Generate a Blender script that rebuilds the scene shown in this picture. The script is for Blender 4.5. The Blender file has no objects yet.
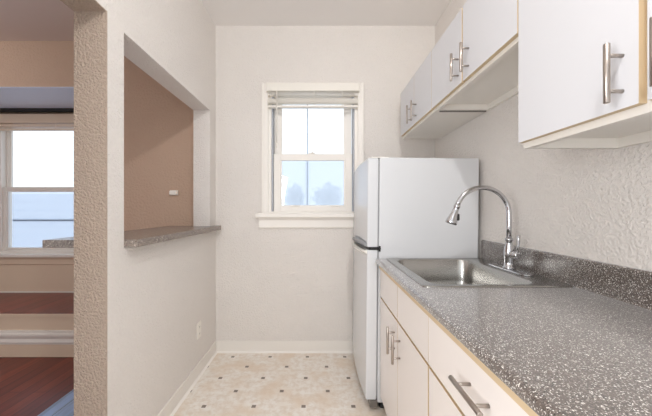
import bpy, bmesh, math, random
from mathutils import Vector, Matrix
random.seed(4)
PI = math.pi
SC = bpy.context.scene
COL = SC.collection
ORG = {}

# ------------------------------------------------------------------ materials
def lin(c):
    return tuple(((v/255)/12.92 if v/255 <= .04045 else ((v/255+.055)/1.055)**2.4) for v in c) + (1,)

class Mat:
    def __init__(s, name, col=(200, 200, 200), rough=.5, metal=0, spec=.5, coat=0):
        s.m = bpy.data.materials.new(name); s.m.use_nodes = True
        s.nt = s.m.node_tree; s.N = s.nt.nodes
        s.b = s.N['Principled BSDF']
        s.b.inputs['Base Color'].default_value = lin(col)
        s.b.inputs['Roughness'].default_value = rough
        s.b.inputs['Metallic'].default_value = metal
        s.b.inputs['Specular IOR Level'].default_value = spec
        s.b.inputs['Coat Weight'].default_value = coat
        s.b.inputs['Coat Roughness'].default_value = .08
        s.tc = s.N.new('ShaderNodeTexCoord')
    def link(s, a, b): s.nt.links.new(a, b)
    def mapping(s, scale=(1, 1, 1), loc=(0, 0, 0)):
        g = s.N.new('ShaderNodeNewGeometry')
        mp = s.N.new('ShaderNodeMapping'); mp.inputs['Scale'].default_value = scale
        mp.inputs['Location'].default_value = loc
        s.link(s.tc.outputs['Object'], mp.inputs['Vector']); return mp.outputs[0]
    def noise(s, scale, detail=3, rough=.5, vec=None):
        n = s.N.new('ShaderNodeTexNoise'); n.inputs['Scale'].default_value = scale
        n.inputs['Detail'].default_value = detail; n.inputs['Roughness'].default_value = rough
        s.link(vec if vec else s.tc.outputs['Object'], n.inputs['Vector']); return n.outputs['Fac']
    def ramp(s, fac, stops, interp='LINEAR'):
        r = s.N.new('ShaderNodeValToRGB'); r.color_ramp.interpolation = interp
        e = r.color_ramp.elements
        while len(e) < len(stops): e.new(.5)
        for el, (p, c) in zip(e, stops):
            el.position = p; el.color = lin(c) if len(c) == 3 and max(c) > 1 else (c[0], c[0], c[0], 1)
        s.link(fac, r.inputs[0]); return r.outputs[0]
    def math(s, op, a, b=None, c=None):
        n = s.N.new('ShaderNodeMath'); n.operation = op
        for i, v in enumerate((a, b, c)):
            if v is None: continue
            if isinstance(v, (int, float)): n.inputs[i].default_value = v
            else: s.link(v, n.inputs[i])
        return n.outputs[0]
    def mix(s, fac, a, b):
        n = s.N.new('ShaderNodeMix'); n.data_type = 'RGBA'
        if isinstance(fac, (int, float)): n.inputs[0].default_value = fac
        else: s.link(fac, n.inputs[0])
        for i, v in ((6, a), (7, b)):
            if isinstance(v, tuple): n.inputs[i].default_value = lin(v)
            else: s.link(v, n.inputs[i])
        return n.outputs[2]
    def color(s, out): s.link(out, s.b.inputs['Base Color'])
    def bump(s, h, strength=.3, dist=.002):
        n = s.N.new('ShaderNodeBump'); n.inputs['Strength'].default_value = strength
        n.inputs['Distance'].default_value = dist
        s.link(h, n.inputs['Height']); s.link(n.outputs[0], s.b.inputs['Normal'])

def wall_mat(name, col, scale=70, strength=.5, dist=.004, var=6):
    m = Mat(name, col, .62, spec=.3)
    n1 = m.noise(scale, 2.5, .55)
    m.bump(m.ramp(n1, [(.38, (0,)), (.66, (1,))]), strength, dist)
    c2 = tuple(max(0, v-var) for v in col)
    m.color(m.mix(m.noise(2.2, 2), col, c2))
    return m.m

M = {}
M['wall'] = wall_mat('warm_white_textured_paint', (231, 226, 221), 100, .7, .0038)
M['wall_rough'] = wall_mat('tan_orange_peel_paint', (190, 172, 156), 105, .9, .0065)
M['wall_living'] = wall_mat('tan_living_room_paint', (196, 170, 150), 60, .5, .004, 8)
M['ceil'] = wall_mat('ceiling_paint', (236, 233, 231), 60, .12, .002, 3)
M['ceil_living'] = wall_mat('living_room_ceiling_paint', (224, 212, 206), 60, .12, .002, 3)
M['trim'] = Mat('white_trim_paint', (238, 234, 228), .4).m
M['trim_tan'] = Mat('cream_trim_paint', (226, 206, 184), .4).m
M['base'] = Mat('white_vinyl_base', (232, 228, 222), .45).m
M['blind'] = Mat('white_blind', (232, 228, 220), .45).m
M['track'] = Mat('grey_window_track', (172, 176, 184), .5).m
M['outerbar'] = Mat('blue_grey_storm_bar', (150, 162, 178), .5).m

def vinyl():
    m = Mat('cream_vinyl_floor_with_diamonds', (230, 222, 210), .38, spec=.4)
    sp = m.N.new('ShaderNodeSeparateXYZ'); m.link(m.tc.outputs['Object'], sp.inputs[0])
    def lat(ox, oy):
        u = m.math('ABSOLUTE', m.math('SUBTRACT', m.math('FRACT', m.math('DIVIDE', m.math('ADD', sp.outputs[0], ox), .303)), .5))
        v = m.math('ABSOLUTE', m.math('SUBTRACT', m.math('FRACT', m.math('DIVIDE', m.math('ADD', sp.outputs[1], oy), .303)), .5))
        return m.math('LESS_THAN', m.math('MAXIMUM', u, v), .042), u, v
    K = 10*.303
    d1, u, v = lat(.70+.1515+K, -2.109+.1515+K)
    d2, u2, v2 = lat(.70+K, -2.109+K)
    dot = m.math('MAXIMUM', d1, d2)
    base = m.mix(m.ramp(m.noise(26, 5, .65), [(.42, (0,)), (.62, (1,))]), (236, 231, 224), (222, 211, 198))
    base = m.mix(m.ramp(m.noise(5, 2), [(.45, (0,)), (.75, (1,))]), base, (222, 204, 184))
    m.color(m.mix(dot, base, (126, 116, 106)))
    m.bump(m.noise(60, 2), .1, .001)
    return m.m
M['vinyl'] = vinyl()

def wood(name, c1, c2, seam, rough=.3, width=.085):
    m = Mat(name, c1, rough, spec=.5)
    br = m.N.new('ShaderNodeTexBrick')
    mp = m.mapping((1, 1, 1)); mp_n = mp.node; mp_n.inputs['Rotation'].default_value = (0, 0, PI/2)
    m.link(mp, br.inputs['Vector'])
    br.inputs['Scale'].default_value = 1
    br.inputs['Brick Width'].default_value = 1.3; br.inputs['Row Height'].default_value = width
    br.inputs['Mortar Size'].default_value = .0018; br.inputs['Bias'].default_value = 0
    br.inputs['Color1'].default_value = lin(c1); br.inputs['Color2'].default_value = lin(c2)
    br.inputs['Mortar'].default_value = lin(seam)
    gm = m.mapping((40, 2.2, 40))
    g = m.noise(1.0, 6, .65, gm)
    dark = tuple(int(v*.55) for v in c1)
    m.color(m.mix(m.ramp(g, [(.45, (0,)), (.85, (1,))]), br.outputs['Color'], dark))
    m.bump(g, .15, .001)
    return m.m
M['wood'] = wood('red_brown_floor_boards', (146, 68, 50), (112, 50, 42), (36, 18, 16), .32)
M['wood_seat'] = wood('dark_red_seat_boards', (140, 62, 54), (116, 52, 48), (30, 14, 14), .3, .14)
M['strip_blue'] = wood('pale_blue_grey_boards', (180, 208, 250), (164, 194, 240), (60, 70, 90), .35, .14)

def laminate(name, base, dark, light, rough=.16, s=1.0, c2=None):
    m = Mat(name, base, rough, spec=.55)
    vo = m.N.new('ShaderNodeTexVoronoi'); vo.inputs['Scale'].default_value = 330*s
    m.link(m.tc.outputs['Object'], vo.inputs['Vector'])
    sp = m.N.new('ShaderNodeSeparateColor'); m.link(vo.outputs['Color'], sp.inputs[0])
    c = m.ramp(sp.outputs[0], [(0, dark), (.3, base), (.62, c2 or base), (.86, light)], 'CONSTANT')
    c = m.mix(m.ramp(m.noise(160*s, 3), [(.4, (0,)), (.6, (1,))]), c, base)
    m.color(c)
    return m.m
M['counter'] = laminate('dark_speckled_counter_laminate', (88, 78, 72), (34, 28, 25), (240, 235, 228), .26, 1.6, (134, 124, 117))
M['counter'].node_tree.nodes['Principled BSDF'].inputs['Sheen Weight'].default_value = .4
M['counter'].node_tree.nodes['Principled BSDF'].inputs['Sheen Roughness'].default_value = .4
M['counter'].node_tree.nodes['Principled BSDF'].inputs['Coat Weight'].default_value = .8
M['counter'].node_tree.nodes['Principled BSDF'].inputs['Coat Roughness'].default_value = .12
M['counter'].node_tree.nodes['Principled BSDF'].inputs['Specular IOR Level'].default_value = .9
M['bar'] = laminate('grey_brown_speckled_laminate', (128, 117, 109), (76, 66, 60), (206, 196, 186), .25, 1.0, (156, 146, 137))
M['cab'] = Mat('white_laminate_door', (209, 209, 212), .3, spec=.45).m
M['cabin'] = Mat('white_melamine_carcass', (233, 229, 222), .5).m
M['cablow'] = Mat('off_white_laminate_door', (234, 227, 222), .32, spec=.45).m
M['edge'] = Mat('beige_wood_edge_band', (206, 184, 150), .55).m
M['nickel'] = Mat('brushed_nickel', (178, 168, 160), .3, 1).m
M['chrome'] = Mat('polished_chrome', (205, 205, 208), .08, 1).m
M['black'] = Mat('black_rubber', (28, 27, 26), .5).m
M['grey'] = Mat('dark_grey_plastic', (112, 106, 100), .5).m
M['gasket'] = Mat('grey_gasket', (150, 150, 152), .6).m
fm = Mat('white_enamel', (212, 213, 215), .24, spec=.5)
fm.bump(fm.noise(240, 2), .05, .0005); M['fridge'] = fm.m
M['plastic'] = Mat('white_plastic', (238, 234, 226), .35).m
st = Mat('brushed_stainless_steel', (176, 174, 170), .26, 1)
st.bump(st.noise(1, 3, .5, st.mapping((300, 12, 300))), .12, .0005); M['steel'] = st.m

def glass():
    m = bpy.data.materials.new('window_glass'); m.use_nodes = True
    nt = m.node_tree; nt.nodes.clear()
    o = nt.nodes.new('ShaderNodeOutputMaterial'); mx = nt.nodes.new('ShaderNodeMixShader')
    t = nt.nodes.new('ShaderNodeBsdfTransparent'); g = nt.nodes.new('ShaderNodeBsdfGlossy')
    t.inputs[0].default_value = (.97, .985, 1, 1); g.inputs['Roughness'].default_value = .02
    mx.inputs[0].default_value = .05
    nt.links.new(t.outputs[0], mx.inputs[1]); nt.links.new(g.outputs[0], mx.inputs[2]); nt.links.new(mx.outputs[0], o.inputs[0])
    return m
M['glass'] = glass()
def screen():
    m = bpy.data.materials.new('insect_screen_mesh'); m.use_nodes = True
    nt = m.node_tree; nt.nodes.clear()
    o = nt.nodes.new('ShaderNodeOutputMaterial'); mx = nt.nodes.new('ShaderNodeMixShader')
    t = nt.nodes.new('ShaderNodeBsdfTransparent'); g = nt.nodes.new('ShaderNodeBsdfTranslucent')
    t.inputs[0].default_value = (.96, .98, 1, 1)
    g.inputs[0].default_value = (.80, .85, .92, 1)
    mx.inputs[0].default_value = .48
    nt.links.new(t.outputs[0], mx.inputs[1]); nt.links.new(g.outputs[0], mx.inputs[2]); nt.links.new(mx.outputs[0], o.inputs[0])
    return m
M['screen'] = screen()
M['bark'] = Mat('grey_bark', (120, 110, 100), .9).m
lf = Mat('leaves_with_haze_tint', (150, 158, 160), .7); lf.color(lf.mix(lf.noise(9, 3), (176, 186, 196), (206, 212, 218))); lf.b.inputs['Transmission Weight'].default_value = 0; M['leaf'] = lf.m  # haze and overexposure put into the pale leaf colour
lt_ = lf.N.new('ShaderNodeBsdfTranslucent'); lt_.inputs[0].default_value = (.80, .84, .86, 1); lx_ = lf.N.new('ShaderNodeMixShader'); lx_.inputs[0].default_value = .5
lf.link(lf.b.outputs[0], lx_.inputs[1]); lf.link(lt_.outputs[0], lx_.inputs[2]); lf.link(lx_.outputs[0], lf.N['Material Output'].inputs[0])
M['siding'] = Mat('pale_blue_siding', (214, 226, 246), .6).m
M['ground'] = Mat('pale_concrete_yard', (215, 216, 218), .9).m
em = bpy.data.materials.new('lamp_diffuser'); em.use_nodes = True
em.node_tree.nodes['Principled BSDF'].inputs['Emission Color'].default_value = (1, .93, .84, 1)
em.node_tree.nodes['Principled BSDF'].inputs['Emission Strength'].default_value = 4
M['lamp'] = em

# ------------------------------------------------------------------ mesh helpers
class MB:
    def __init__(s): s.bm = bmesh.new(); s.mats = []
    def _mi(s, m):
        if m is None: return 0
        if m not in s.mats: s.mats.append(m)
        return s.mats.index(m)
    def box(s, x0, x1, y0, y1, z0, z1, bev=0, seg=2, mat=None, rot=None):
        t = bmesh.new(); bmesh.ops.create_cube(t, size=1)
        c = Vector(((x0+x1)/2, (y0+y1)/2, (z0+z1)/2))
        bmesh.ops.scale(t, vec=(abs(x1-x0), abs(y1-y0), abs(z1-z0)), verts=t.verts)
        if bev: bmesh.ops.bevel(t, geom=t.edges[:], offset=bev, segments=seg, affect='EDGES', profile=.5)
        if rot: bmesh.ops.rotate(t, cent=(0, 0, 0), matrix=rot, verts=t.verts)
        bmesh.ops.translate(t, vec=c, verts=t.verts)
        s.merge(t, mat); return s
    def merge(s, t, mat=None, smooth=False):
        mi = s._mi(mat); vm = {}
        for v in t.verts: vm[v] = s.bm.verts.new(v.co)
        for f in t.faces:
            try: nf = s.bm.faces.new([vm[v] for v in f.verts])
            except ValueError: continue
            nf.material_index = mi; nf.smooth = smooth or f.smooth
        t.free()
    def prism(s, pts, axis, a, b, bev=0, mat=None, smooth=False):
        # pts = 2D polygon in the plane perpendicular to axis (cyclic order of remaining axes)
        t = bmesh.new()
        def mk(p, q, w):
            return {'x': (w, p, q), 'y': (p, w, q), 'z': (p, q, w)}[axis]
        v0 = [t.verts.new(mk(p, q, a)) for p, q in pts]; v1 = [t.verts.new(mk(p, q, b)) for p, q in pts]
        n = len(pts); t.faces.new(v0); t.faces.new(v1[::-1])
        for i in range(n): t.faces.new((v0[i], v1[i], v1[(i+1) % n], v0[(i+1) % n]))
        bmesh.ops.recalc_face_normals(t, faces=t.faces)
        if bev:
            es = [e for e in t.edges if len(e.link_faces) == 2 and e.calc_face_angle(0) > .6]
            bmesh.ops.bevel(t, geom=es, offset=bev, segments=2, affect='EDGES', profile=.5)
        s.merge(t, mat, smooth); return s
    def tube(s, path, r, n=12, mat=None, caps=True):
        path = [Vector(p) for p in path]; rs = r if isinstance(r, (list, tuple)) else [r]*len(path)
        t = bmesh.new(); rings = []; up = None
        for i, p in enumerate(path):
            d = (path[min(i+1, len(path)-1)] - path[max(i-1, 0)]).normalized()
            if up is None: up = d.orthogonal().normalized()
            up = (up - d*up.dot(d)).normalized(); w = d.cross(up)
            rings.append([t.verts.new(p + (up*math.cos(2*PI*k/n) + w*math.sin(2*PI*k/n))*rs[i]) for k in range(n)])
        for a, b in zip(rings, rings[1:]):
            for k in range(n):
                f = t.faces.new((a[k], a[(k+1) % n], b[(k+1) % n], b[k])); f.smooth = True
        if caps: t.faces.new(rings[0][::-1]); t.faces.new(rings[-1])
        bmesh.ops.recalc_face_normals(t, faces=t.faces)
        s.merge(t, mat); return s
    def lathe(s, prof, base, axis=(0, 0, 1), n=24, mat=None):
        # prof = [(distance along axis, radius)]
        ax = Vector(axis).normalized(); b = Vector(base)
        return s.tube_exact([b+ax*h for h, r in prof], [r for h, r in prof], ax, n, mat)
    def tube_exact(s, pts, rs, ax, n, mat):
        t = bmesh.new(); up = ax.orthogonal().normalized(); w = ax.cross(up); rings = []
        for p, r in zip(pts, rs):
            rings.append([t.verts.new(p + (up*math.cos(2*PI*k/n)+w*math.sin(2*PI*k/n))*max(r, 1e-4)) for k in range(n)])
        for a, b2 in zip(rings, rings[1:]):
            for k in range(n):
                f = t.faces.new((a[k], a[(k+1) % n], b2[(k+1) % n], b2[k])); f.smooth = True
        t.faces.new(rings[0][::-1]); t.faces.new(rings[-1])
        bmesh.ops.recalc_face_normals(t, faces=t.faces)
        s.merge(t, mat); return s
    def build(s, name, mat, parent=None, label=None, mats=None):
        me = bpy.data.meshes.new(name)
        org = ORG.get(parent.name, Vector((0, 0, 0))) if parent else Vector((0, 0, 0))
        bmesh.ops.translate(s.bm, vec=-org, verts=s.bm.verts)
        bmesh.ops.recalc_face_normals(s.bm, faces=s.bm.faces) if False else None
        s.bm.to_mesh(me); s.bm.free()
        for m in (s.mats or [mat]): me.materials.append(m)
        o = bpy.data.objects.new(name, me); COL.objects.link(o)
        if parent: o.parent = parent
        ORG[o.name] = org
        if label: o['label'] = label
        return o

def tag(o, label, cat, group=None):
    o['label'] = label; o['category'] = cat
    if group: o['group'] = group
    return o
def thing(name, label, cat, loc, group=None):
    o = bpy.data.objects.new(name, None); COL.objects.link(o); o.location = loc
    o.empty_display_size = .1; ORG[o.name] = Vector(loc)
    return tag(o, label, cat, group)
def structure(o): o['kind'] = 'structure'; return o
def sempty(name, loc):
    o = bpy.data.objects.new(name, None); COL.objects.link(o); o.location = loc
    ORG[o.name] = Vector(loc); o['kind'] = 'structure'; return o
def bx(*a, **k): return MB().box(*a, **k)

# ------------------------------------------------------------------ dimensions
F = 297.0
YB = 2.492          # back wall
XL, XLo = -.867, -1.0   # left partition (kitchen face, living face)
XR = .973
HC = 2.737          # kitchen ceiling
HL = 2.566          # living ceiling
YJ = 1.215          # near end of partition
P0, P1 = 1.32, 2.36     # pass-through
PB, PT = 1.028, 1.985
YLW = 2.415         # living far wall
YN = 3.015          # niche window wall
YR = -.25           # room model ends (open)

# ------------------------------------------------------------------ structure
structure(bx(XLo, XR+.12, YR, YB+.01, -.12, 0).build('floor', M['vinyl']))
structure(bx(-4.6, XLo, YR-.7, YN, -.12, -.002).build('floor', M['wood']))
structure(bx(XLo, XR+.12, YR, YB+.15, HC, HC+.12).build('ceiling', M['ceil']))
structure(bx(-4.6, XLo, YR-.7, YLW, HL, HL+.12).build('ceiling', M['ceil_living']))
structure(bx(XR, XR+.12, YR, YB+.15, 0, HC).build('wall_right', M['wall']))

# window opening in back wall
WX0, WX1, WZ0, WZ1 = -.428, .327, 1.150, 2.19
wb = MB()
wb.box(XL, WX0, YB, YB+.15, 0, HC).box(WX1, XR, YB, YB+.15, 0, HC)
wb.box(WX0, WX1, YB, YB+.15, 0, WZ0).box(WX0, WX1, YB, YB+.15, WZ1, HC)
structure(wb.build('wall_back', M['wall']))

# partition between kitchen and living room: kitchen skin, living skin share one wall
wl = MB(); KW = M['wall']; RW = M['wall_rough']
XM = XLo + .002
def part(y0, y1, z0, z1):
    wl.box(XM, XL, y0, y1, z0, z1, mat=KW)
part(YJ+.002, P0, 0, HC); part(P1, YB+.15, 0, HC); part(P0, P1, 0, PB); part(P0, P1, PT, HC)
part(.15, YJ+.002, 2.01, HC); part(YR, .15, 0, HC)
structure(wl.build('wall_left', KW))
# rough textured end and soffit of the doorway in the partition
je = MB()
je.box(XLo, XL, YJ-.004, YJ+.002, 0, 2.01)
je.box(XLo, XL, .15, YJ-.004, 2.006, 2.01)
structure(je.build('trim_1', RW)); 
# living side skin
ls = MB(); XK = XM
def lsk(y0, y1, z0, z1): ls.box(XLo-.004, XM, y0, y1, z0, z1)
lsk(YJ+.002, P0, 0, HL); lsk(P1, YLW, 0, HL); lsk(P0, P1, 0, PB); lsk(P0, P1, PT, HL); lsk(.15, YJ, 2.011, HL); lsk(YR, .15, 0, HL)
structure(ls.build('wall_middle', M['wall_living']))

# living room shell
NX0, NX1, NB, NT = -3.9, -1.78, .355, 2.19
lw = MB(); lw2 = MB(); lw3 = MB()
lw.box(NX1, XLo-.004, YLW, YLW+.12, 0, HL+.12)
lw2.box(NX0, NX1, YLW, YLW+.12, NT+.004, HL+.12)
lw3.box(-4.6, NX0, YLW, YLW+.12, 0, HL+.12)
for q_ in (lw, lw2, lw3): structure(q_.build('wall_far', M['wall_living']))
structure(MB().box(-2.2, XLo, YR-.8, YR-.7, 0, HL+.12).build('wall_rear_light_block', M['wall_living']))  # unseen part-width wall, placed to keep sky light off the pass-through wall
structure(bx(-4.72, -4.6, YR-.7, YLW+.12, 0, HL+.12).build('wall_side', M['wall_living']))
# window niche
structure(bx(NX0, NX1, YLW+.001, YN+.12, NT, NT+.0038).box(NX0, NX1, YLW+.121, YN+.12, NT+.0038, NT+.08).build('ceiling', Mat('niche_ceiling_daylight_tint', (222, 232, 250), .5).m))  # bluish daylight put into the colour of the niche ceiling
structure(bx(NX1, NX1+.10, YLW+.12, YN+.12, 0, NT+.08).build('wall_niche', M['wall_living']))
nl = MB(); nl.box(NX0-.10, NX0, YLW+.12, YN+.12, 0, .76).box(NX0-.10, NX0, YLW+.12, YN+.12, 2.12, NT+.08).box(NX0-.10, NX0, YLW+.12, YLW+.16, .76, 2.12).box(NX0-.10, NX0, YN-.04, YN+.12, .76, 2.12)
structure(nl.build('wall_niche', M['wall_living']))
w3 = sempty('added_side_window', (NX0, (YLW+YN)/2, .76))  # unseen side window, added so sky light floods the niche
f3 = MB(); f3.box(NX0-.09, NX0-.04, YLW+.16, YLW+.20, .76, 2.12).box(NX0-.09, NX0-.04, YN-.08, YN-.04, .76, 2.12).box(NX0-.09, NX0-.04, YLW+.2, YN-.08, .76, .80).box(NX0-.09, NX0-.04, YLW+.2, YN-.08, 2.08, 2.12).box(NX0-.09, NX0-.04, YLW+.2, YN-.08, 1.40, 1.45)
f3.build('sash', M['trim'], w3)
bx(NX0-.066, NX0-.062, YLW+.2, YN-.08, .80, 2.08).build('pane', M['glass'], w3)
LX0, LX1, LZ0, LZ1 = -3.255, -2.15, .745, 2.10
nw = MB()
nw.box(NX0, LX0, YN, YN+.12, 0, NT).box(LX1, NX1, YN, YN+.12, 0, NT)
nw.box(LX0, LX1, YN, YN+.12, 0, LZ0).box(LX0, LX1, YN, YN+.12, LZ1, NT)
structure(nw.build('wall_niche', M['wall_living']))

# window seat platform
ws = thing('built_in_bench', 'low built-in window bench with dark red wooden top and cream moulded front', 'bench', (-2.84, YLW, 0))
bx(NX0, NX1, YLW-.006, YN, NB-.026, NB, bev=.004).build('seat_top', M['wood_seat'], ws)
bx(NX0, NX1, YLW-.012, YLW-.006, NB-.030, NB-.004).build('nosing', M['trim_tan'], ws)
bx(NX0, NX1, YLW, YLW+.02, .0, NB-.026).build('front_panel', M['trim_tan'], ws)
mo = MB()
mo.prism([(YLW, .105), (YLW-.016, .105), (YLW-.022, .125), (YLW-.014, .150), (YLW-.028, .175), (YLW-.028, .190), (YLW-.014, .198), (YLW-.014, .212), (YLW, .216)], 'x', NX0, NX1)
mo.build('moulding', M['trim'], ws, 'white stepped moulding')
bx(NX0, NX1, YLW-.014, YLW, 0, .105, bev=.003).build('baseboard', M['trim_tan'], ws)

# two pale blue-grey strips of boards on the living room floor
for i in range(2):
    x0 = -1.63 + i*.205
    p = bx(x0+.002, x0+.203, .4, 2.20, -.0015, .006, bev=.0015).build('floor_strip', M['strip_blue'])
    tag(p, ('pale blue-grey strip of floorboards, the one farther from the pillar' if i == 0 else 'pale blue-grey strip of floorboards, right beside the foot of the pillar'), 'floor plank', 'pale blue-grey floor strips')

# baseboards
structure(bx(XL+.008, .97, YB-.008, YB, 0, .097, bev=.002).build('baseboard_back', M['base']))
structure(bx(XL, XL+.008, YJ+.01, YB, 0, .097, bev=.002).build('baseboard_left', M['base']))
structure(MB().prism([(YB-.008, 0), (YB-.022, 0), (YB-.008, .012)], 'x', XL+.008, .30).build('trim_2', M['trim']))
structure(MB().prism([(XL+.008, 0), (XL+.022, 0), (XL+.008, .012)], 'y', YJ+.01, YB-.008).build('trim_2', M['trim']))

# ------------------------------------------------------------------ windows
def frame(mb, x0, x1, y0, y1, z0, z1, l, r, b, t, bev=.002):
    mb.box(x0, x0+l, y0, y1, z0, z1, bev=bev).box(x1-r, x1, y0, y1, z0, z1, bev=bev)
    mb.box(x0+l, x1-r, y0, y1, z0, z0+b, bev=bev).box(x0+l, x1-r, y0, y1, z1-t, z1, bev=bev)
    return mb
w1 = sempty('window_1', (-.05, YB, WZ0))
frame(MB(), WX0, WX1, YB-.002, YB+.13, WZ0, WZ1, .028, .028, .03, .022).build('window_frame', M['trim'], w1)
cs = MB()
cs.box(-.476, WX0+.004, YB-.018, YB-.0002, 1.165, 2.248, bev=.004)
cs.box(WX1-.004, .370, YB-.018, YB-.0002, 1.165, 2.248, bev=.004)
cs.box(WX0+.004, WX1-.004, YB-.018, YB-.0002, WZ1-.004, 2.248, bev=.004)
cs.box(-.478, -.462, YB-.024, YB-.0002, 1.165, 2.252, bev=.003).box(.356, .373, YB-.024, YB-.0002, 1.165, 2.252, bev=.003)
cs.build('casing', M['trim'], w1)
MB().prism([(YB-.0002, 1.128), (YB-.055, 1.128), (YB-.062, 1.135), (YB-.062, 1.158), (YB-.056, 1.165), (YB+.03, 1.169), (YB+.03, 1.15), (YB-.0002, 1.15)], 'x', -.520, .400).build('window_sill', M['trim'], w1)
MB().prism([(YB-.0002, 1.038), (YB-.012, 1.038), (YB-.020, 1.05), (YB-.020, 1.105), (YB-.034, 1.128), (YB-.0002, 1.128)], 'x', -.500, .385).build('apron', M['trim'], w1)
tk = MB()
for xx in (-.398, .290): tk.box(xx-.004, xx+.010, YB+.02, YB+.10, 1.18, 2.165)
tk.build('track', M['track'], w1)
def sash(par, x0, x1, y0, y1, z0, z1, st, b, t, scr=False, mat='trim'):
    s = frame(MB(), x0, x1, y0, y1, z0, z1, st, st, b, t, .003)
    q = .010
    s.box(x0+st, x0+st+q, y0+.008, y1-.004, z0+b, z1-t).box(x1-st-q, x1-st, y0+.008, y1-.004, z0+b, z1-t)
    s = s.build('sash', M[mat], par)
    bx(x0+st, x1-st, (y0+y1)/2-.002, (y0+y1)/2+.002, z0+b, z1-t).build('pane', M['glass'], s)
    return s
sash(w1, -.385, .280, YB+.030, YB+.062, 1.180, 1.668, .058, .052, .056)
sash(w1, -.385, .280, YB+.066, YB+.098, 1.620, 2.168, .056, .045, .04)
bx(-.33, .225, YB+.106, YB+.108, 1.185, 1.64).build('insect_screen', M['screen'], w1)
bx(-.1062, -.0985, YB+.112, YB+.122, 1.18, 2.168).build('storm_bar', M['outerbar'], w1, 'thin blue-grey upright bar')
lk = MB(); lk.box(-.09, -.03, YB+.026, YB+.05, 1.668, 1.676, bev=.003).box(-.066, -.044, YB+.016, YB+.036, 1.672, 1.684, bev=.003)
lk.build('sash_lock', M['plastic'], w1)
pl = MB()
for xx in (-.235, .10): pl.box(xx, xx+.07, YB+.018, YB+.032, 1.224, 1.232, bev=.003)
pl.build('sash_lift', M['plastic'], w1)

def blind(name_label, x0, x1, yw, ztop, hh, zs, zb, grp, mat, cordx):
    t = thing('window_blind', name_label, 'blind', ((x0+x1)/2, yw, ztop))
    MB().box(x0, x1, yw-.052, yw-.002, ztop-hh, ztop, bev=.004).box(x0-.004, x0+.006, yw-.054, yw, ztop-hh-.004, ztop+.002, bev=.002).box(x1-.006, x1+.004, yw-.054, yw, ztop-hh-.004, ztop+.002, bev=.002).build('headrail', mat, t)
    n = 7
    for i in range(n):
        z = zs - (zs-zb-.02)*i/(n-1)
        tilt = Matrix.Rotation(random.uniform(-.06, .06), 3, 'X')
        bx(x0+.008, x1-.008, yw-.050, yw-.006, z, z+.0035, rot=tilt).build('slat', mat, t)
    bx(x0+.008, x1-.008, yw-.050, yw-.006, zs+.032, zs+.0355).build('slat', mat, t)
    bx(x0+.008, x1-.008, yw-.050, yw-.008, zb-.014, zb+.002, bev=.003).build('bottom_rail', mat, t)
    for k in cordx:
        MB().tube([(k, yw-.053, ztop-hh), (k, yw-.053, zb-.012)], .0018, 6).build('lift_cord', mat, t)
    return t
b1 = blind('white slatted blind pulled up at the top of the kitchen window', -.430, .330, YB, 2.240, .068, 2.104, 2.052, None, M['blind'], (-.04, .19))
MB().tube([(-.345, YB-.058, 2.165), (-.345, YB-.060, 1.74)], .0042, 8).tube([(-.345, YB-.060, 1.74), (-.345, YB-.060, 1.70)], .006, 8).build('tilt_wand', M['blind'], b1)

# living window
w2 = sempty('window_2', (-2.67, YN, LZ0))
frame(MB(), LX0, LX1, YN-.004, YN+.11, LZ0, LZ1, .028, .028, .03, .03).build('window_frame', M['trim'], w2)
cs = MB()
cs.box(LX0-.09, LX0+.004, YN-.02, YN-.0002, LZ0, LZ1+.06, bev=.004).box(LX1-.004, LX1+.09, YN-.02, YN-.0002, LZ0, LZ1+.06, bev=.004)
cs.box(LX0+.004, LX1-.004, YN-.02, YN-.0002, LZ1-.004, LZ1+.06, bev=.004)
cs.build('casing', M['trim'], w2)
MB().prism([(YN, .715), (YN-.05, .715), (YN-.056, .722), (YN-.056, .742), (YN, .748)], 'x', LX0-.14, LX1+.14).build('window_sill', M['trim'], w2)
MB().prism([(YN, .635), (YN-.012, .635), (YN-.02, .645), (YN-.02, .69), (YN-.032, .715), (YN, .715)], 'x', LX0-.11, LX1+.11).build('apron', M['trim_tan'], w2)
sash(w2, LX0+.02, LX1-.02, YN+.02, YN+.05, .76, 1.425, .040, .045, .05)
sash(w2, LX0+.02, LX1-.02, YN+.052, YN+.082, 1.38, 2.08, .040, .045, .045)
bx(LX0+.05, LX1-.05, YN+.092, YN+.094, .77, 1.40).build('insect_screen', M['screen'], w2)
bx(LX0+.05, LX1-.05, YN+.096, YN+.106, 1.075, 1.09).build('storm_bar', M['outerbar'], w2, 'thin blue-grey horizontal bar')
blind('white slatted blind raised at the top of the living room window, left of the pillar', LX0+.0, LX1-.0, YN-.03, 2.14, .09, 2.035, 1.995, None, M['trim_tan'], (-3.05, -2.93, -2.6, -2.3))
structure(bx(NX0+.01, NX1-.01, YN-.10, YN-.07, NT-.032, NT-.0005).build('dark_strip', M['black']))  # black strip along the niche ceiling above the blind
structure(bx(NX0, NX1, YN-.006, YN-.0005, NB+.012, .64).build('trim_5', M['trim_tan']))
structure(bx(NX0, NX1, YN-.016, YN, NB, NB+.012).build('trim_3', M['trim']))

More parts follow.
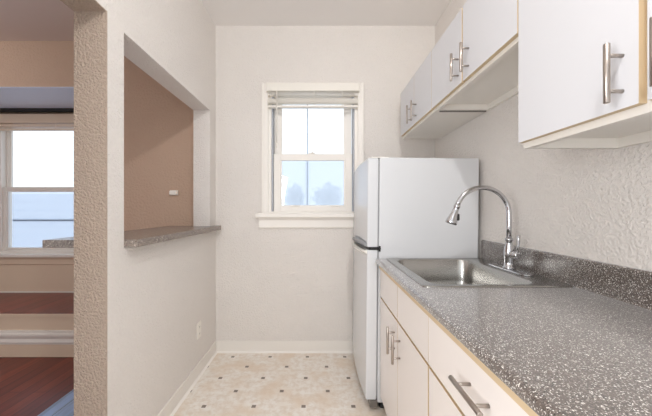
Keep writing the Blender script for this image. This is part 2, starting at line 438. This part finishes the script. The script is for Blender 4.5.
# ------------------------------------------------------------------ outside
structure(bx(-30, 30, YN+.6, 60, -3.1, -3.0).build('ground', M['ground']))
def tree(x, y, z0, zc, rx, rz, label):
    t = thing('tree', label, 'tree', (x, y, z0), 'trees outside the kitchen window')
    tr = MB(); tr.tube([(x, y, z0), (x+.05, y, (z0+zc)/2), (x-.03, y, zc)], [.14, .10, .05], 8)
    for k in range(5):
        a = k*1.3; tr.tube([(x, y, zc-rz*.9), (x+math.cos(a)*rx*.7, y+math.sin(a)*rx*.7, zc+random.uniform(-.1, .4)*rz)], [.05, .015], 6)
    tr.build('trunk', M['bark'], t)
    bm = MB()
    tb = bmesh.new()
    for k in range(900):
        th = random.uniform(0, 2*PI); u = random.uniform(-1, 1); r = random.random()**.4
        lob = 1+.25*math.sin(3*th)+.15*math.sin(5*u*2+th)
        c = Vector((x+rx*r*lob*math.cos(th)*math.sqrt(1-u*u), y+rx*r*math.sin(th)*math.sqrt(1-u*u), zc+rz*r*u*lob))
        d = Vector((random.gauss(0, 1), random.gauss(0, 1), random.gauss(0, 1))).normalized(); e = d.orthogonal().normalized()
        L = random.uniform(.07, .13)
        vs = [tb.verts.new(c+v) for v in (-d*L, e*L*.5, d*L, -e*L*.5)]
        tb.faces.new(vs)
    bm.merge(tb); bm.build('foliage', M['leaf'], t)
tree(-1.22, 15, -3, 1.75, .42, .62, 'pale round tree seen left of the thin bar in the kitchen window')
tree(.45, 15, -3, 1.8, .72, .62, 'wider pale tree seen right of the thin bar in the kitchen window')
nb = MB(); nb.box(-9, -3.2, 6.5, 6.7, -3, 1.5)
for k in range(8): nb.box(-9, -3.2, 6.48, 6.5, .1+k*.18, .1+k*.18+.165)
tag(nb.build('neighbouring_wall', M['siding']), 'pale blue boarded wall outside, seen through the living room window', 'wall')

# ------------------------------------------------------------------ breakfast bar shelf, thermostat, outlet
sh = MB()
XS, XE, ZT = -.806, -1.212, 1.064
sh.prism([(XS, P0+.003), (XS, 2.450), (XL+.001, 2.450), (XL+.001, P1-.003), (XLo-.006, P1-.003), (XLo-.006, YLW-.003), (XE, YLW-.003), (XE, P0-.02), (XLo-.006, P0-.02), (XLo-.006, P0+.003)], 'z', ZT-.034, ZT, bev=.0025)
so = sh.build('breakfast_bar', M['bar'])
tag(so, 'grey-brown speckled laminate bar shelf lying in the wall pass-through', 'counter')
# ledge under shelf
th = thing('thermostat', 'small white plastic box on the tan wall seen through the pass-through', 'thermostat', (-1.175, YLW, 1.33))
bx(-1.21, -1.145, YLW-.008, YLW+.0005, 1.312, 1.352, bev=.002).build('back_plate', M['plastic'], th)
bx(-1.205, -1.150, YLW-.028, YLW-.008, 1.316, 1.345, bev=.003).build('cover', M['plastic'], th)

ol = thing('wall_outlet', 'white electrical outlet low on the left kitchen wall', 'outlet', (XL, 2.137, .33))
bx(XL+.0003, XL+.006, 2.102, 2.172, .272, .387, bev=.002).build('cover_plate', M['plastic'], ol)
for zc in (.353, .306):
    so_ = MB(); so_.prism([(2.137+.016*math.cos(a)*(1.0), zc+.0145*math.sin(a)) for a in [i*2*PI/16 for i in range(16)]], 'x', XL+.006, XL+.0085)
    s_ = so_.build('socket', M['plastic'], ol)
    sl = MB(); sl.box(XL+.0085, XL+.009, 2.130, 2.132, zc-.003, zc+.006).box(XL+.0085, XL+.009, 2.142, 2.144, zc-.003, zc+.006).box(XL+.0085, XL+.009, 2.1355, 2.1385, zc-.011, zc-.007)
    sl.build('slots', M['black'], s_)

# ------------------------------------------------------------------ refrigerator
FX0, FX1, FY0, FY1 = .345, .935, 1.757, 2.455
fr = thing('refrigerator', 'white top-freezer refrigerator standing at the end of the counter below the window', 'refrigerator', ((FX0+FX1)/2, (FY0+FY1)/2, 0))
bd = MB(); bd.box(FX0, FX1, FY0, FY1, .045, 1.50, bev=.008, seg=3); bd.build('body', M['fridge'], fr)
def door(z0, z1, name, bot=False):
    pts = [(FX0-.006, FY0+.001), (FX0-.066, FY0+.001)]
    n = 12
    for i in range(n+1):
        u = i/n; pts.append((FX0-.068-.016*math.sin(PI*u), FY0+.004+(FY1-FY0-.008)*u))
    pts += [(FX0-.066, FY1-.001), (FX0-.006, FY1-.001)]
    d = MB(); d.prism(pts, 'z', z0, z1, bev=.006)
    o = d.build(name, M['fridge'], fr); return o
dz = .958
top = door(dz+.008, 1.495, 'freezer_door')
low = door(.062, dz-.008, 'fridge_door')
gk = MB(); gk.box(FX0-.006, FX0, FY0+.012, FY1-.012, .07, dz-.012).box(FX0-.006, FX0, FY0+.012, FY1-.012, dz+.012, 1.488); gk.build('gasket', M['gasket'], fr)
bx(FX0-.060, FX0-.002, FY0+.002, FY1-.004, dz-.008, dz+.008).build('gap_trim', M['black'], fr, 'black strip between the two doors')
def scoop(par, s):
    # curved lip handle running along the door edge
    t = bmesh.new(); n = 14; ra, rb, rc = [], [], []
    y0, y1 = FY0+.005, FY1-.18
    for i in range(n+1):
        u = i/n; y = y0+(y1-y0)*u; w = math.sin(PI*min(1, max(0, (u*.92+.06))))**.7
        xb = FX0-.068-.016*math.sin(PI*(y-FY0)/(FY1-FY0))
        ra.append((xb+.004, y, dz+s*(.030+.02*w))); rb.append((xb-.004-.036*w, y, dz+s*(.010+.014*w))); rc.append((xb+.004, y, dz+s*.009))
    R = [[t.verts.new(v) for v in r] for r in (ra, rb, rc)]
    for a, b in ((0, 1), (1, 2), (2, 0)):
        for i in range(n):
            f = t.faces.new((R[a][i], R[a][i+1], R[b][i+1], R[b][i])); f.smooth = True
    t.faces.new([R[k][0] for k in range(3)]); t.faces.new([R[k][n] for k in range(3)][::-1])
    bmesh.ops.recalc_face_normals(t, faces=t.faces)
    return t
m = MB(); m.merge(scoop(top, 1)); m.build('handle', M['gasket'], top, 'silver-grey scooped grip')
m = MB(); m.merge(scoop(low, -1)); m.build('handle', M['plastic'], low)
hg = MB(); hg.box(FX0-.05, FX0+.055, FY0+.004, FY0+.05, 1.4955, 1.503, bev=.003); hg.build('hinge', M['plastic'], fr)
hm = MB(); hm.box(FX0-.045, FX0+.012, FY0-.004, FY0+.02, dz-.004, dz+.004, bev=.001).tube([(FX0+.004, FY0-.001, dz-.016), (FX0+.004, FY0-.001, dz+.016)], .006, 10); hm.build('hinge', M['black'], fr, 'black middle hinge')
bx(FX0-.045, FX0, FY0+.004, FY1-.01, .014, .056, bev=.003).build('base_grille', M['grey'], fr, 'dark grey kick grille')
for yy in (FY0+.04, FY1-.05):
    for xx in (FX0+.035, FX1-.06):
        MB().lathe([(0, .02), (.012, .02), (.014, .012), (.05, .012)], (xx, yy, 0.001), n=12).build('foot', M['black'], fr)
bdg = MB(); bdg.box(FX0-.0745, FX0-.070, FY0+.10, FY0+.19, 1.40, 1.425, bev=.001)
fr.rotation_euler.y = .010; fr.location.z = .004

# ------------------------------------------------------------------ bar pulls
def pull(par, center, axis, length=.127, out=(-1, 0, 0), cc=.076, stand=.034):
    c = Vector(center); a = Vector(axis); o = Vector(out)
    m = MB(); m.tube([c+o*stand-a*length/2, c+o*stand-a*(length/2-.001), c+o*stand+a*(length/2-.001), c+o*stand+a*length/2], [.0052, .0062, .0062, .0052], 14)
    for k in (-1, 1): m.tube([c+a*k*cc/2, c+a*k*cc/2+o*stand], .0042, 10)
    return m.build('handle', M['nickel'], par)

def panel(name, x0, x1, y0, y1, z0, z1, par, face):
    """slab door: laminate faces, beige banded edges"""
    m = MB(); m.box(x0, x1, y0, y1, z0, z1)
    m.mats = [M[face], M['edge']]
    for f in m.bm.faces:
        f.normal_update(); f.material_index = 0 if abs(f.normal.x) > .9 else 1
    return m.build(name, M[face], par)

# ------------------------------------------------------------------ base cabinets
CX = .360     # door face
CF = .378     # carcass front
CB = .970
def carcass_low(name, label, y0, y1):
    t = thing(name, label, 'cabinet', ((CF+CB)/2, (y0+y1)/2, 0))
    c = MB(); e = .001
    for ya, yb in ((y0+e, y0+.017), (y1-.017, y1-e)):
        c.box(CF+.02, CB, ya, yb, .10, .870); c.box(CF+.07, CB, ya, yb, .0, .10)
    c.box(CF+.02, CB, y0+.017, y1-.017, .10, .117); c.box(CB-.008, CB, y0+.017, y1-.017, .117, .870)
    c.build('carcass', M['cabin'], t)
    f = MB()
    frame(f, CF, CF+.02, 0, 0, 0, 0, 0, 0, 0, 0) if False else None
    f.box(CF, CF+.02, y0+e, y0+.03, .10, .8515).box(CF, CF+.02, y1-.03, y1-e, .10, .8515)
    f.box(CF, CF+.02, y0+.03, y1-.03, .10, .13).box(CF, CF+.02, y0+.03, y1-.03, .81, .8515).box(CF, CF+.02, y0+.03, y1-.03, .66, .71)
    f.build('face_frame', M['edge'], t)
    bx(CF+.06, CF+.07, y0+e, y1-e, .001, .099).build('toe_kick', M['grey'], t)
    return t
DT, DS, FB = .680, .691, .8475
c1 = carcass_low('sink_cabinet', 'off-white base cabinet with two doors below the sink, next to the refrigerator', .978, 1.745)
ym = 1.362
for (a, b, hy) in ((ym+.002, 1.742, ym+.050), (.983, ym-.002, ym-.044)):
    d = panel('door', CX, CF-.0005, a, b, .105, DT, c1, 'cablow')
    pull(d, (CX, hy, .575), (0, 0, 1))
for a, b in ((ym+.002, 1.742), (.979, ym-.002)):
    panel('false_drawer_front', CX, CF-.0005, a, b, DS, FB, c1, 'cablow')
c2 = carcass_low('drawer_cabinet', 'off-white base cabinet with a wide drawer and horizontal bar pull, nearest the camera', .345, .976)
d = panel('drawer', CX, CF-.0005, .350, .9765, DS, FB, c2, 'cablow')
pull(d, (CX, .668, .783), (0, 1, 0), .137, cc=.078)
for a, b, hy in ((.664, .972, .71), (.350, .660, .61)):
    d = panel('door', CX, CF-.0005, a, b, .105, DT, c2, 'cablow')
    pull(d, (CX, hy, .575), (0, 0, 1))

# ------------------------------------------------------------------ countertop + backsplash
CT = thing('countertop', 'glossy dark speckled laminate countertop with rolled front edge and backsplash', 'countertop', (.65, .8, .872))
y0c, y1c = .28, 1.748
SX0, SX1, SY0, SY1 = .398, .932, 1.105, 1.712
prof = [(SX0, .874), (.338, .874)]
for i in range(9):
    a = PI*1.5 - 0; 
prof = [(SX0, .8725), (.352, .8725), (.352, .881), (.343, .881)]
R_ = .015
for i in range(5):
    a = -PI/2 - i*PI/8; prof.append((.333+R_+R_*math.cos(a), .881+R_*.5+R_*.5*math.sin(a)))
for i in range(7):
    a = PI - i*PI/12; prof.append((.333+R_+R_*math.cos(a), .910-R_+R_*math.sin(a)))
prof.append((SX0, .910))
cm = MB()
cm.prism(prof, 'y', y0c, y1c)
cm.box(SX0, SX1, y0c, SY0, .890, .910).box(SX0, SX1, SY1, y1c, .890, .910)
cm.box(SX1, .956, y0c, y1c, .890, .910)
co = cm.build('worktop', M['counter'], CT)
for p_ in co.data.polygons:
    if len(p_.vertices) == 4 and abs(p_.normal.y) < .1 and p_.area < .05 and p_.center.x < SX0 - .2: pass
bx(.3525, CF+.001, y0c, y1c, .8535, .8720).build('build_up_strip', M['edge'], CT, 'beige wooden strip under the front edge')
bs = MB(); bs.prism([(.972, .890), (.954, .890), (.952, .910), (.9545, .9135), (.955, .918), (.955, 1.012), (.959, 1.018), (.972, 1.018)], 'y', y0c, y1c)
bs.build('backsplash', M['counter'], CT)

# ------------------------------------------------------------------ sink
SK = thing('sink', 'rectangular stainless steel single-bowl drop-in sink set in the speckled countertop', 'sink', (.66, 1.41, .91))
def rrect(x0, x1, y0, y1, r, z, n=8):
    out = []
    for cx, cy, a0 in ((x1-r, y1-r, 0), (x0+r, y1-r, PI/2), (x0+r, y0+r, PI), (x1-r, y0+r, 1.5*PI)):
        for i in range(n+1):
            a = a0+i*PI/2/n; out.append((cx+r*math.cos(a), cy+r*math.sin(a), z))
    return out
def sink_mesh():
    t = bmesh.new()
    o = (.385, .950, 1.09, 1.725); i_ = (.430, .838, 1.128, 1.687)
    def ins(b, d): return (b[0]+d, b[1]-d, b[2]+d, b[3]-d)
    loops = [rrect(*ins(o, 0), .028, .9105), rrect(*ins(o, .002), .027, .9145), rrect(*ins(o, .008), .024, .9165), rrect(*ins(o, .014), .02, .9155),
             rrect(*ins(i_, -.006), .064, .9150), rrect(*ins(i_, -.001), .060, .9135), rrect(*ins(i_, .002), .058, .908),
             rrect(*ins(i_, .008), .055, .80), rrect(*ins(i_, .014), .052, .768), rrect(*ins(i_, .026), .05, .750), rrect(*ins(i_, .046), .045, .742), rrect(*ins(i_, .10), .03, .739)]
    R = [[t.verts.new(v) for v in l] for l in loops]; n = len(R[0])
    for a, b in zip(R, R[1:]):
        for k in range(n):
            f = t.faces.new((a[k], a[(k+1) % n], b[(k+1) % n], b[k])); f.smooth = True
    t.faces.new(R[-1])
    bmesh.ops.recalc_face_normals(t, faces=t.faces)
    return t
m = MB(); m.merge(sink_mesh()); so = m.build('bowl', M['steel'], SK)
sm = so.modifiers.new('thick', 'SOLIDIFY'); sm.thickness = .0012; sm.offset = -1
MB().lathe([(0, .001), (.0005, .045), (.003, .045), (.004, .040), (.0015, .036), (.001, .001)], (.634, 1.408, .7395), n=28).build('drain', M['chrome'], SK)
st_ = MB(); st_.lathe([(0, .001), (.0, .032), (.0015, .032), (.0015, .001)], (.634, 1.408, .7425), n=20); st_.build('strainer', M['black'], SK)

# ------------------------------------------------------------------ faucet
fy = 1.385; fx = .886; zb = .9158
FC = thing('faucet', 'tall chrome gooseneck pull-down faucet standing behind the sink bowl', 'faucet', (fx, fy, zb))
bp = MB(); bp.merge((lambda t: t)(bmesh.new()))
pts = []
for cx_, a0 in ((fy+.112, 0), (fy-.112, PI)):
    for i in range(9):
        a = a0-PI/2+i*PI/8
        pts.append((fx+.028*math.sin(a)*-1 if False else fx - .028*math.sin(a), cx_ + .028*math.cos(a)))
bp.prism(pts, 'z', zb, zb+.007, bev=.002)
bp.build('base_plate', M['chrome'], FC)
body = MB(); body.lathe([(0, .027), (.008, .027), (.012, .021), (.03, .020), (.055, .022), (.075, .0225), (.095, .020), (.115, .0145), (.128, .013), (.130, .0165), (.140, .0165), (.142, .013)], (fx, fy, zb+.007), n=28)
body.tube([(fx, fy, zb+.072), (fx, fy-.045, zb+.076)], .0165, 20)
body.build('body', M['chrome'], FC)
z_arc = 1.176; r_ = .124
path = [(fx, fy, zb+.148), (fx, fy, 1.12), (fx, fy, z_arc)]
for i in range(1, 29):
    a = math.radians(160)*i/28; path.append((fx-r_+r_*math.cos(a), fy, z_arc+r_*math.sin(a)))
MB().tube(path, .0112, 18).build('spout', M['chrome'], FC)
e = Vector(path[-1]); dr = Vector((-math.sin(math.radians(20)), 0, -math.cos(math.radians(20))))
hd = MB(); hd.lathe([(-.004, .0125), (.002, .0145), (.012, .0145), (.014, .0125), (.03, .014), (.055, .019), (.080, .0255), (.090, .0265), (.093, .024), (.094, .001)], e, dr, n=28)
hd.build('spray_head', M['chrome'], FC)
bt = MB(); pc = e+dr*.06+Vector((.022, -.006, 0)); bt.box(pc.x-.008, pc.x+.004, pc.y-.008, pc.y+.008, pc.z-.016, pc.z+.016, bev=.004); bt.build('spray_button', M['black'], FC)
lv = MB(); lv.tube([(fx, fy-.045, zb+.076), (fx, fy-.050, zb+.076), (fx, fy-.062, zb+.077), (fx, fy-.066, zb+.077)], [.0168, .0175, .015, .009], 20)
lv.tube([(fx, fy-.056, zb+.080), (fx, fy-.062, zb+.11), (fx, fy-.066, zb+.145), (fx, fy-.067, zb+.168)], [.006, .0052, .007, .0075], 12)
lv.build('lever', M['chrome'], FC)

# ------------------------------------------------------------------ wall cabinets
UX, UF = .650, .668
def upper(label, y0, y1, zc0, zd0, z1, doors, hz, flush=False):
    t = thing('wall_cabinet', label, 'cabinet', ((UF+XR)/2, (y0+y1)/2, zc0))
    c = MB(); e = .0005
    c.box(UF, XR-.001, y0+e, y0+.018, zc0, z1).box(UF, XR-.001, y1-.018, y1-e, zc0, z1)
    rb = zc0+.004 if flush else zc0+.030
    c.box(UF+.018, XR-.001, y0+.018, y1-.018, rb, rb+.016).box(UF, XR-.001, y0+.018, y1-.018, z1-.018, z1)
    c.box(XR-.009, XR-.001, y0+.018, y1-.018, rb+.016, z1-.018)
    c.box(UF, UF+.018, y0+.018, y1-.018, zc0, rb+.02)
    if not flush: c.box(XR-.019, XR-.001, y0+.018, y1-.018, zc0, rb)
    ya = (y0+y1)/2
    c.box(UF, UF+.018, ya-.02, ya+.02, rb+.02, z1-.018)
    c.build('carcass', M['cabin'], t)
    for a, b, hy in doors:
        d = panel('door', UX, UF-.0005, a, b, zd0, z1-.002, t, 'cab')
        pull(d, (UX, hy, hz), (0, 0, 1))
    return t
upper('white two-door wall cabinet above the refrigerator', 1.700, 2.370, 1.762, 1.778, 2.118,
      [(2.034, 2.366, 2.080), (1.719, 2.031, 1.985)], 1.862, True)
upper('white two-door wall cabinet above the sink', .970, 1.698, 1.762, 1.778, 2.118,
      [(1.353, 1.716, 1.385), (.974, 1.343, 1.290)], 1.860)
u3 = upper('white lower-hanging wall cabinet above the counter, nearest the camera', .20, .968, 1.396, 1.415, 2.118,
      [(.604, .968, .636), (.205, .588, .546)], 1.490)
# metal strip under the joint between the two far cabinets
bx(.69, .955, 1.694, 1.704, 1.756, 1.7615).build('joint_strip', M['grey'], bpy.data.objects['wall_cabinet.001'])

# ------------------------------------------------------------------ ceiling lamp (behind the frame's upper edge)
LP = (.22, .02)
lt = thing('ceiling_lamp', 'round white flush ceiling lamp in the middle of the kitchen ceiling', 'lamp', (LP[0], LP[1], HC))
MB().lathe([(0, .15), (.02, .15), (.025, .14)], (LP[0], LP[1], HC-.0), (0, 0, -1), 32).build('lamp_base', M['trim'], lt)
MB().lathe([(.0255, .135), (.032, .125), (.038, .095), (.042, .05), (.043, .001)], (LP[0], LP[1], HC), (0, 0, -1), 32).build('lamp_shade', M['lamp'], lt)
L = bpy.data.lights.new('kitchen_lamp_light', 'POINT'); L.energy = 50; L.shadow_soft_size = .045; L.color = (1, .99, .985)
lo = bpy.data.objects.new('kitchen_lamp_light', L); lo.location = (LP[0], LP[1], HC-.10); COL.objects.link(lo)

A = bpy.data.lights.new('right_wall_fill', 'AREA'); A.shape = 'RECTANGLE'; A.size = .5; A.size_y = 1.0; A.energy = 19; A.color = (.97, .985, 1)  # added fill light for the right wall; no such lamp in the room
ao = bpy.data.objects.new('right_wall_fill', A); ao.location = (-.73, -.20, 1.30)
ao.rotation_euler = (Vector((.95, .32, .98))-Vector(ao.location)).to_track_quat('-Z', 'Y').to_euler(); COL.objects.link(ao)

l2 = thing('ceiling_lamp', 'added unseen ceiling lamp that brightens the living room near the window niche', 'lamp', (-2.9, 1.55, HL))  # unseen lamp, added to brighten the living room
MB().lathe([(0, .12), (.02, .12), (.025, .11)], (-2.9, 1.55, HL), (0, 0, -1), 28).build('lamp_base', M['trim'], l2)
MB().lathe([(.0255, .105), (.032, .10), (.038, .08), (.043, .001)], (-2.9, 1.55, HL), (0, 0, -1), 28).build('lamp_shade', M['lamp'], l2)
L2 = bpy.data.lights.new('living_fill_light', 'POINT'); L2.energy = 8; L2.shadow_soft_size = .08; L2.color = (1, .985, .98)
lo2 = bpy.data.objects.new('living_fill_light', L2); lo2.location = (-2.9, 1.55, HL-.14); COL.objects.link(lo2)

# ------------------------------------------------------------------ world, camera
w = bpy.data.worlds.new('overcast_sky'); SC.world = w; w.use_nodes = True
nt = w.node_tree; bg = nt.nodes['Background']
gg = nt.nodes.new('ShaderNodeTexCoord'); sx = nt.nodes.new('ShaderNodeSeparateXYZ'); nt.links.new(gg.outputs['Generated'], sx.inputs[0])
mr = nt.nodes.new('ShaderNodeMapRange'); mr.inputs[1].default_value = -.3; mr.inputs[2].default_value = .5; nt.links.new(sx.outputs[1], mr.inputs[0])
cr = nt.nodes.new('ShaderNodeValToRGB'); cr.color_ramp.elements[0].color = (.96, .98, 1, 1); cr.color_ramp.elements[1].color = (.88, .94, 1, 1)
nt.links.new(mr.outputs[0], cr.inputs[0]); nt.links.new(cr.outputs[0], bg.inputs[0])
ms = nt.nodes.new('ShaderNodeMapRange'); ms.inputs[1].default_value = -.3; ms.inputs[2].default_value = .5; ms.inputs[3].default_value = 1.3; ms.inputs[4].default_value = 1.5
nt.links.new(sx.outputs[1], ms.inputs[0]); nt.links.new(ms.outputs[0], bg.inputs[1])
cam = bpy.data.cameras.new('camera'); cam.sensor_width = 36; cam.lens = F/652*36
cam.shift_x = 7/652; cam.shift_y = 1/652; cam.clip_start = .02
cob = bpy.data.objects.new('camera', cam); cob.location = (0, 0, 1.2); cob.rotation_euler = (PI/2, 0, 0); COL.objects.link(cob)
SC.camera = cob
SC.view_settings.view_transform = 'Standard'; SC.view_settings.look = 'None'
SC.view_settings.exposure = -.02; SC.view_settings.gamma = 1; SC.view_settings.use_curve_mapping = False
SC.cycles.max_bounces = 12; SC.cycles.diffuse_bounces = 8; SC.cycles.transparent_max_bounces = 16
SC.cycles.use_denoising = True
SC.cycles.sample_clamp_indirect = 6
